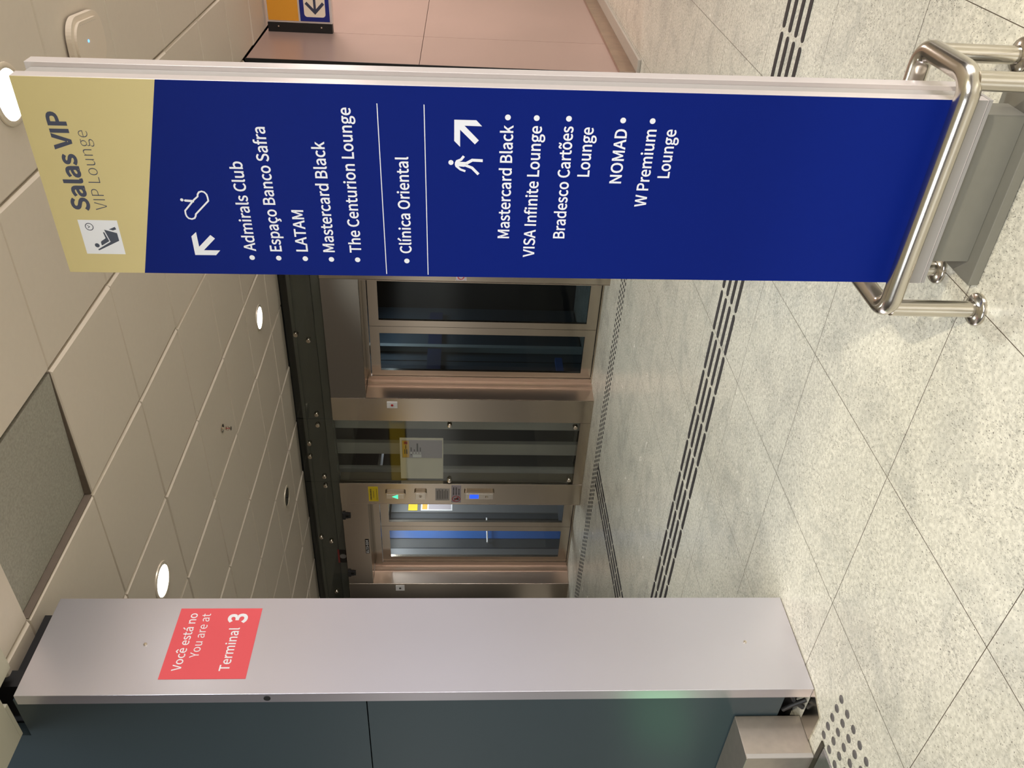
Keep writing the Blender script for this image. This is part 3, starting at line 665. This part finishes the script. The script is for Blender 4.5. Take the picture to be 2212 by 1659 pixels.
flat(b, [(0.1297, 2.2724), (0.1202, 2.2411), (0.0978, 2.2407), (0.0687, 2.2990), (0.0690, 2.3010), (0.0712, 2.3020), (0.0944, 2.2639)][::-1], fr, 0.0003)
flat(b, [(0.1308, 2.2599), (0.1383, 2.2427), (0.1311, 2.2405), (0.1278, 2.2498)][::-1], fr, 0.0003)
b.build('pictogram_ink', mat('slate_ink', srgb(62, 68, 84), 0.5), ic, local=True)
b = MB(); flat(b, [(0.0583, 2.0490), (0.1139, 2.0490), (0.1269, 2.0345), (0.0833, 2.0341), (0.1188, 1.9985), (0.1084, 1.9880), (0.0732, 2.0233), (0.0732, 1.9801), (0.0585, 1.9935)][::-1], fr); b.build('arrow_up_left', M['signwhite'], t, local=True)
b = MB(); stroke(b, [(0.2198, 2.0222), (0.2285, 2.0118), (0.2350, 2.0105), (0.2408, 2.0062), (0.2430, 1.9990), (0.2408, 1.9925), (0.2348, 1.9880), (0.2270, 1.9868), (0.2168, 1.9866), (0.1785, 2.0255), (0.1731, 2.0268), (0.1672, 2.0305), (0.1645, 2.0381), (0.1665, 2.0460), (0.1718, 2.0500), (0.1785, 2.0515), (0.1880, 2.0512)], 0.0043, fr, 0, True)
disc(b, 0.2185, 2.0537, 0.0042, fr, 0.0002); stroke(b, [(0.2168, 2.0450), (0.2152, 2.0235)], 0.0064, fr, 0.0003); disc(b, 0.2168, 2.0450, 0.0032, fr, 0.0004)
b.build('escalator_pictogram', M['signwhite'], t, local=True)
b = MB(); flat(b, [(0.4456, 1.3472), (0.4454, 1.2924), (0.4304, 1.2778), (0.4310, 1.3217), (0.3942, 1.2855), (0.3837, 1.2953), (0.4205, 1.3327), (0.3763, 1.3327), (0.3916, 1.3476)], fr); b.build('arrow_up_right', M['signwhite'], t, local=True)
b = MB(); disc(b, 0.3346, 1.3560, 0.0066, fr)
flat(b, [(0.3225, 1.3440), (0.3285, 1.3460), (0.3350, 1.3458), (0.3394, 1.3433), (0.3369, 1.3318), (0.3366, 1.3181), (0.3296, 1.3127), (0.3237, 1.3218), (0.3246, 1.3350)][::-1], fr)
stroke(b, [(0.3375, 1.3420), (0.3430, 1.3300), (0.3522, 1.3230)], 0.0066, fr, 0.0001); stroke(b, [(0.3245, 1.3412), (0.3165, 1.3318), (0.3120, 1.3190)], 0.0058, fr, 0.0001)
stroke(b, [(0.3320, 1.3185), (0.3420, 1.3015), (0.3412, 1.2747)], 0.0076, fr, 0.0002); stroke(b, [(0.3280, 1.3190), (0.3215, 1.3020), (0.3042, 1.2850)], 0.0072, fr, 0.0002)
b.build('walking_pictogram', M['signwhite'], t, local=True)
b = MB(); b.box(0.0, SW, 0.0006, 0.155, -0.010, -0.0005); b.build('bottom_rim', M['groove'], t, local=True)
# foot of the sign
b = MB(); b.box(0.055, SW-0.045, 0.030, 0.125, -0.134, -0.0105, 0.001); b.build('foot_box', M['signgrey'], t, local=True)
b = MB(); b.box(0.0, SW+0.01, -0.012, 0.17, -0.164, -0.1345, 0.002); b.build('base_plate', M['signgrey'], t, local=True)

# steel guard rail around it
t = thing('guard_rail', 'polished steel tube rail looping around the foot of the navy totem sign', 'rail', (-0.88, 2.13, 0))
rx0, rx1, ry0, ry1, zr = -1.212, -0.548, 2.0, 2.268, 0.272
path = [(p[0], p[1], zr) for p in rrect(rx0, rx1, ry0, ry1, 0.052, 8)]
b = MB(); b.tube(path, 0.0285, 22, True); b.build('top_loop', M['polish'], t, True)
for lx, ly in ((rx0+0.010, ry0+0.010), (rx0+0.008, ry1-0.010), (rx1-0.012, ry1-0.006), (rx1-0.012, ry0+0.010)):
    b = MB(); b.tube([(lx, ly, 0.010), (lx, ly, zr-0.012)], 0.0240, 18); lg = b.build('leg', M['polish'], t, True)
    b = MB(); b.lathe([(0.0480, 0.0006), (0.0480, 0.008), (0.044, 0.013), (0.0245, 0.018), (0.0245, 0.0006)], (lx, ly, 0.0), 'z', 28); b.build('flange', M['polish'], lg, True)

# ================================================================== CEILING FITTINGS
def downlight(x, y, label, lit=True):
    t = thing('downlight', label, 'ceiling light', (x, y, ZC), 'round downlights in the tiled ceiling')
    b = MB(); b.lathe([(0.098, 0.004), (0.100, -0.004), (0.112, -0.006), (0.122, -0.003), (0.124, 0.004)], (x, y, ZC-0.004), 'z', 40); b.build('trim_ring', M['ring'], t, True)
    if lit:
        b = MB(); b.lathe([(0.0, -0.0035), (0.098, -0.0015), (0.098, 0.002)], (x, y, ZC-0.003), 'z', 36); b.build('lens', M['lens'], t)
        d = bpy.data.lights.new('downlight_lamp', 'SPOT'); d.energy = 165; d.color = (0.93, 1.0, 1.0); d.spot_size = math.radians(115); d.spot_blend = 0.8; d.shadow_soft_size = 0.09
        o = bpy.data.objects.new('downlight_lamp', d); C.objects.link(o); o.location = (0, 0, -0.02); o.parent = t
    else:
        b = MB(); b.lathe([(0.098, -0.002), (0.075, 0.0), (0.052, -0.001), (0.050, 0.002), (0.03, 0.003), (0.0, 0.003)], (x, y, ZC-0.004), 'z', 32); b.build('reflector', M['chrome'], t, True)
        b = MB(); b.lathe([(0.0, -0.012), (0.016, -0.010), (0.020, -0.002), (0.020, 0.0)], (x, y, ZC-0.002), 'z', 16); b.build('bulb', M['black'], t, True)
    return t
downlight(-4.15, 3.485, 'lit round downlight in the ceiling nearest the aluminium pillar')
downlight(-4.134, 6.49, 'lit round downlight in the ceiling near the dark lift doors')
downlight(-6.384, 6.50, 'unlit round downlight with bare reflector in the ceiling near the lit lift', False)
downlight(-1.16, 3.43, 'bright round downlight above the top of the navy totem sign')

t = thing('sprinkler', 'small steel sprinkler head hanging from a ceiling tile', 'sprinkler', (-4.21, 5.025, ZC))
b = MB(); b.lathe([(0.034, 0.0), (0.034, -0.004), (0.016, -0.010), (0.012, -0.012), (0.012, -0.028), (0.0, -0.028)], (-4.21, 5.025, ZC-0.0015), 'z', 20); b.build('escutcheon', M['chrome'], t, True)
b = MB(); b.tube([(-4.226, 5.025, 3.272), (-4.228, 5.025, 3.255), (-4.21, 5.025, 3.238)], 0.003, 8); b.tube([(-4.194, 5.025, 3.272), (-4.192, 5.025, 3.255), (-4.21, 5.025, 3.238)], 0.003, 8); b.build('frame_arms', M['chrome'], t)
b = MB(); b.lathe([(0.0, 0.0), (0.017, 0.0), (0.017, 0.002), (0.0, 0.002)], (-4.21, 5.025, 3.234), 'z', 18); b.build('deflector', M['chrome'], t)
b = MB(); b.lathe([(0.0, 0.0), (0.003, 0.002), (0.003, 0.03)], (-4.21, 5.025, 3.241), 'z', 8); b.build('bulb', M['crimson'], t)

# wireless access point, a rounded puck on the ceiling
t = thing('access_point', 'white rounded wireless box with blue light on the ceiling behind the sign', 'wireless device', (-1.16, 4.22, ZC), rot=(0, 0, 0.08))
b = MB(); b.prism(rrect(-0.125, 0.125, -0.19, 0.19, 0.10, 10), 'z', -0.036, -0.010); b.prism(rrect(-0.10, 0.10, -0.165, 0.165, 0.085, 10), 'z', -0.048, -0.0362); b.build('body', M['plastic'], t, local=True)
b = MB(); b.box(-0.09, 0.09, -0.13, 0.13, -0.0095, 0.0); b.build('mounting_plate', M['ink'], t, local=True)
b = MB(); b.lathe([(0.0, -0.0035), (0.006, -0.002), (0.007, 0.0)], (0.01, -0.04, -0.0484), 'z', 14); b.build('indicator_light', M['led'], t, local=True)
b = MB()
for k in range(9): b.box(0.085, 0.0862, -0.10+0.022*k, -0.086+0.022*k, -0.0485, -0.0482)
b.build('print', M['groove'], t, local=True)

# loose tile pushed up at one side
b = MB(); x0, x1, y0, y1 = CX0+0.006, CX0+CP-0.010, CY0+0.006, CY0+CP-0.006
t_ = bmesh.new()
zz = {0: 3.336, 1: 3.304}
lo = [t_.verts.new(((x0, x1)[a], (y0, y1)[c2], zz[a])) for a, c2 in ((0, 0), (1, 0), (1, 1), (0, 1))]
hi = [t_.verts.new((v.co.x, v.co.y, v.co.z+0.018)) for v in lo]
t_.faces.new(lo[::-1]); t_.faces.new(hi)
for k in range(4): t_.faces.new((lo[k], lo[(k+1) % 4], hi[(k+1) % 4], hi[k]))
b._merge(t_)
mesh_thing('ceiling_tile', b, M['rawtile'], 'rough grey ceiling tile pushed up at one side beside the aluminium pillar', 'ceiling tile')
b = MB()
b.box(CX0-0.002, CX0+0.004, CY0+0.006, CY0+CP-0.006, 3.301, 3.335); b.box(CX0+0.006, CX0+CP-0.01, CY0+CP-0.004, CY0+CP+0.002, 3.303, 3.345)
struct('trim_3', b, M['edge'])

# ================================================================== HANGING DIRECTION SIGN (upper right)
YH = 8.13
t = thing('direction_sign', 'yellow and blue direction sign with arrow sticking out from the bronze wall', 'sign', (-1.5, YH, 2.98))
b = MB(); b.box(-2.079, -1.999, YH-0.004, YH+0.07, 2.694, 3.272); br = b.build('wall_bracket', M['black'], t); tag(br, 'black bracket with two screws')
for z in (3.177, 2.791):
    b = MB(); b.lathe([(0.0, -0.004), (0.007, -0.002), (0.007, 0.0)], (-2.030, YH-0.0045, z), 'y', 12); b.build('screw', M['chrome'], br, True)
b = MB(); b.box(-1.998, -0.55, YH, YH+0.09, 2.690, 3.272, 0.003); b.build('box_frame', M['frame'], t)
b = MB(); b.box(-1.980, -0.57, YH-0.003, YH-0.0005, 2.990, 3.262); b.build('yellow_face', M['hangyellow'], t)
b = MB(); b.box(-1.980, -0.57, YH-0.003, YH-0.0005, 2.711, 2.974); bf = b.build('blue_face', M['hangblue'], t)
fr = frame_xz(0, YH-0.0036, 0)
b = MB(); flat(b, rrect(-1.942, -1.752, 2.746, 2.936, 0.028), fr); sq = b.build('arrow_square', M['cream'], bf)
b = MB(); zc = 2.838; stroke(b, [(-1.905, zc), (-1.785, zc)], 0.022, fr, 0.0004); stroke(b, [(-1.822, zc+0.078), (-1.902, zc), (-1.822, zc-0.078)], 0.026, fr, 0.0005); b.build('arrow', M['navy'], t)

# ================================================================== TACTILE PAVING
def bar_mb(length, wd):
    b = MB(); r = wd/2; pts = []
    for k in range(9): pts.append((length/2-r+r*math.cos(-PI/2+PI*k/8), r*math.sin(-PI/2+PI*k/8)))
    for k in range(9): pts.append((-length/2+r+r*math.cos(PI/2+PI*k/8), r*math.sin(PI/2+PI*k/8)))
    b.prism(pts, 'z', 0.0004, 0.0040); return b
bar0 = None
GB = 'long guidance bars across the hall'
n = 0
for r, y in enumerate((3.812, 3.902, 3.990, 4.078)):
    for k in range(-9, 12):
        xc = -2.4825-0.2805*k
        if bar0 is None:
            bar0 = tag(bar_mb(0.262, 0.034).build('tactile_bar', M['rubber']), 'dark rubber guidance bar in the long strip running behind the sign and pillar', 'tactile bar', GB); o = bar0
        else: o = bar0.copy(); C.objects.link(o)
        o.location = (xc, y, 0)
for r, x in enumerate((-5.925, -6.010, -6.095, -6.178)):
    for k in range(8):
        o = bar0.copy(); C.objects.link(o); o.location = (x, 6.40-0.2805*k, 0); o.rotation_euler = (0, 0, PI/2)
        tag(o, 'dark rubber guidance bar in the short strip leading to the call buttons', 'tactile bar', 'guidance bars leading to the lifts')
def stud_mb(r):
    b = MB(); b.lathe([(r, 0.0004), (r, 0.002), (r*0.75, 0.0042), (0, 0.0046)], (0, 0, 0), 'z', 20); return b
s0 = tag(stud_mb(0.0165).build('tactile_stud', M['stud'], smooth=True), 'round grey steel stud set in the floor beside the ribbed escalator plate', 'tactile stud', 'steel studs by the escalator plate')
first = True
for i in range(5):
    for j in range(8):
        if first: o = s0; first = False
        else: o = s0.copy(); C.objects.link(o)
        o.location = (-2.838-0.0622*i, 1.800-0.0628*j, 0)
d0 = tag(stud_mb(0.0165).build('tactile_stud', M['rubber'], smooth=True), 'small dark stud in the strip along the foot of the lifts', 'tactile stud', 'dark studs along the lifts')
first = True; rest = MB()
for i in range(86):
    for j in range(4):
        x, y = -3.66-0.0625*i, 6.53+0.0625*j
        if i < 75:
            if first: o = d0; first = False
            else: o = d0.copy(); C.objects.link(o)
            o.location = (x, y, 0)
        else: rest.lathe([(0.0165, 0.0004), (0.0165, 0.002), (0, 0.0046)], (x, y, 0), 'z', 10)
o = rest.build('tactile_studs', M['rubber']); tag(o, 'far end of the dark stud strip along the lifts beyond the lit lift', 'tactile studs', kind='stuff')
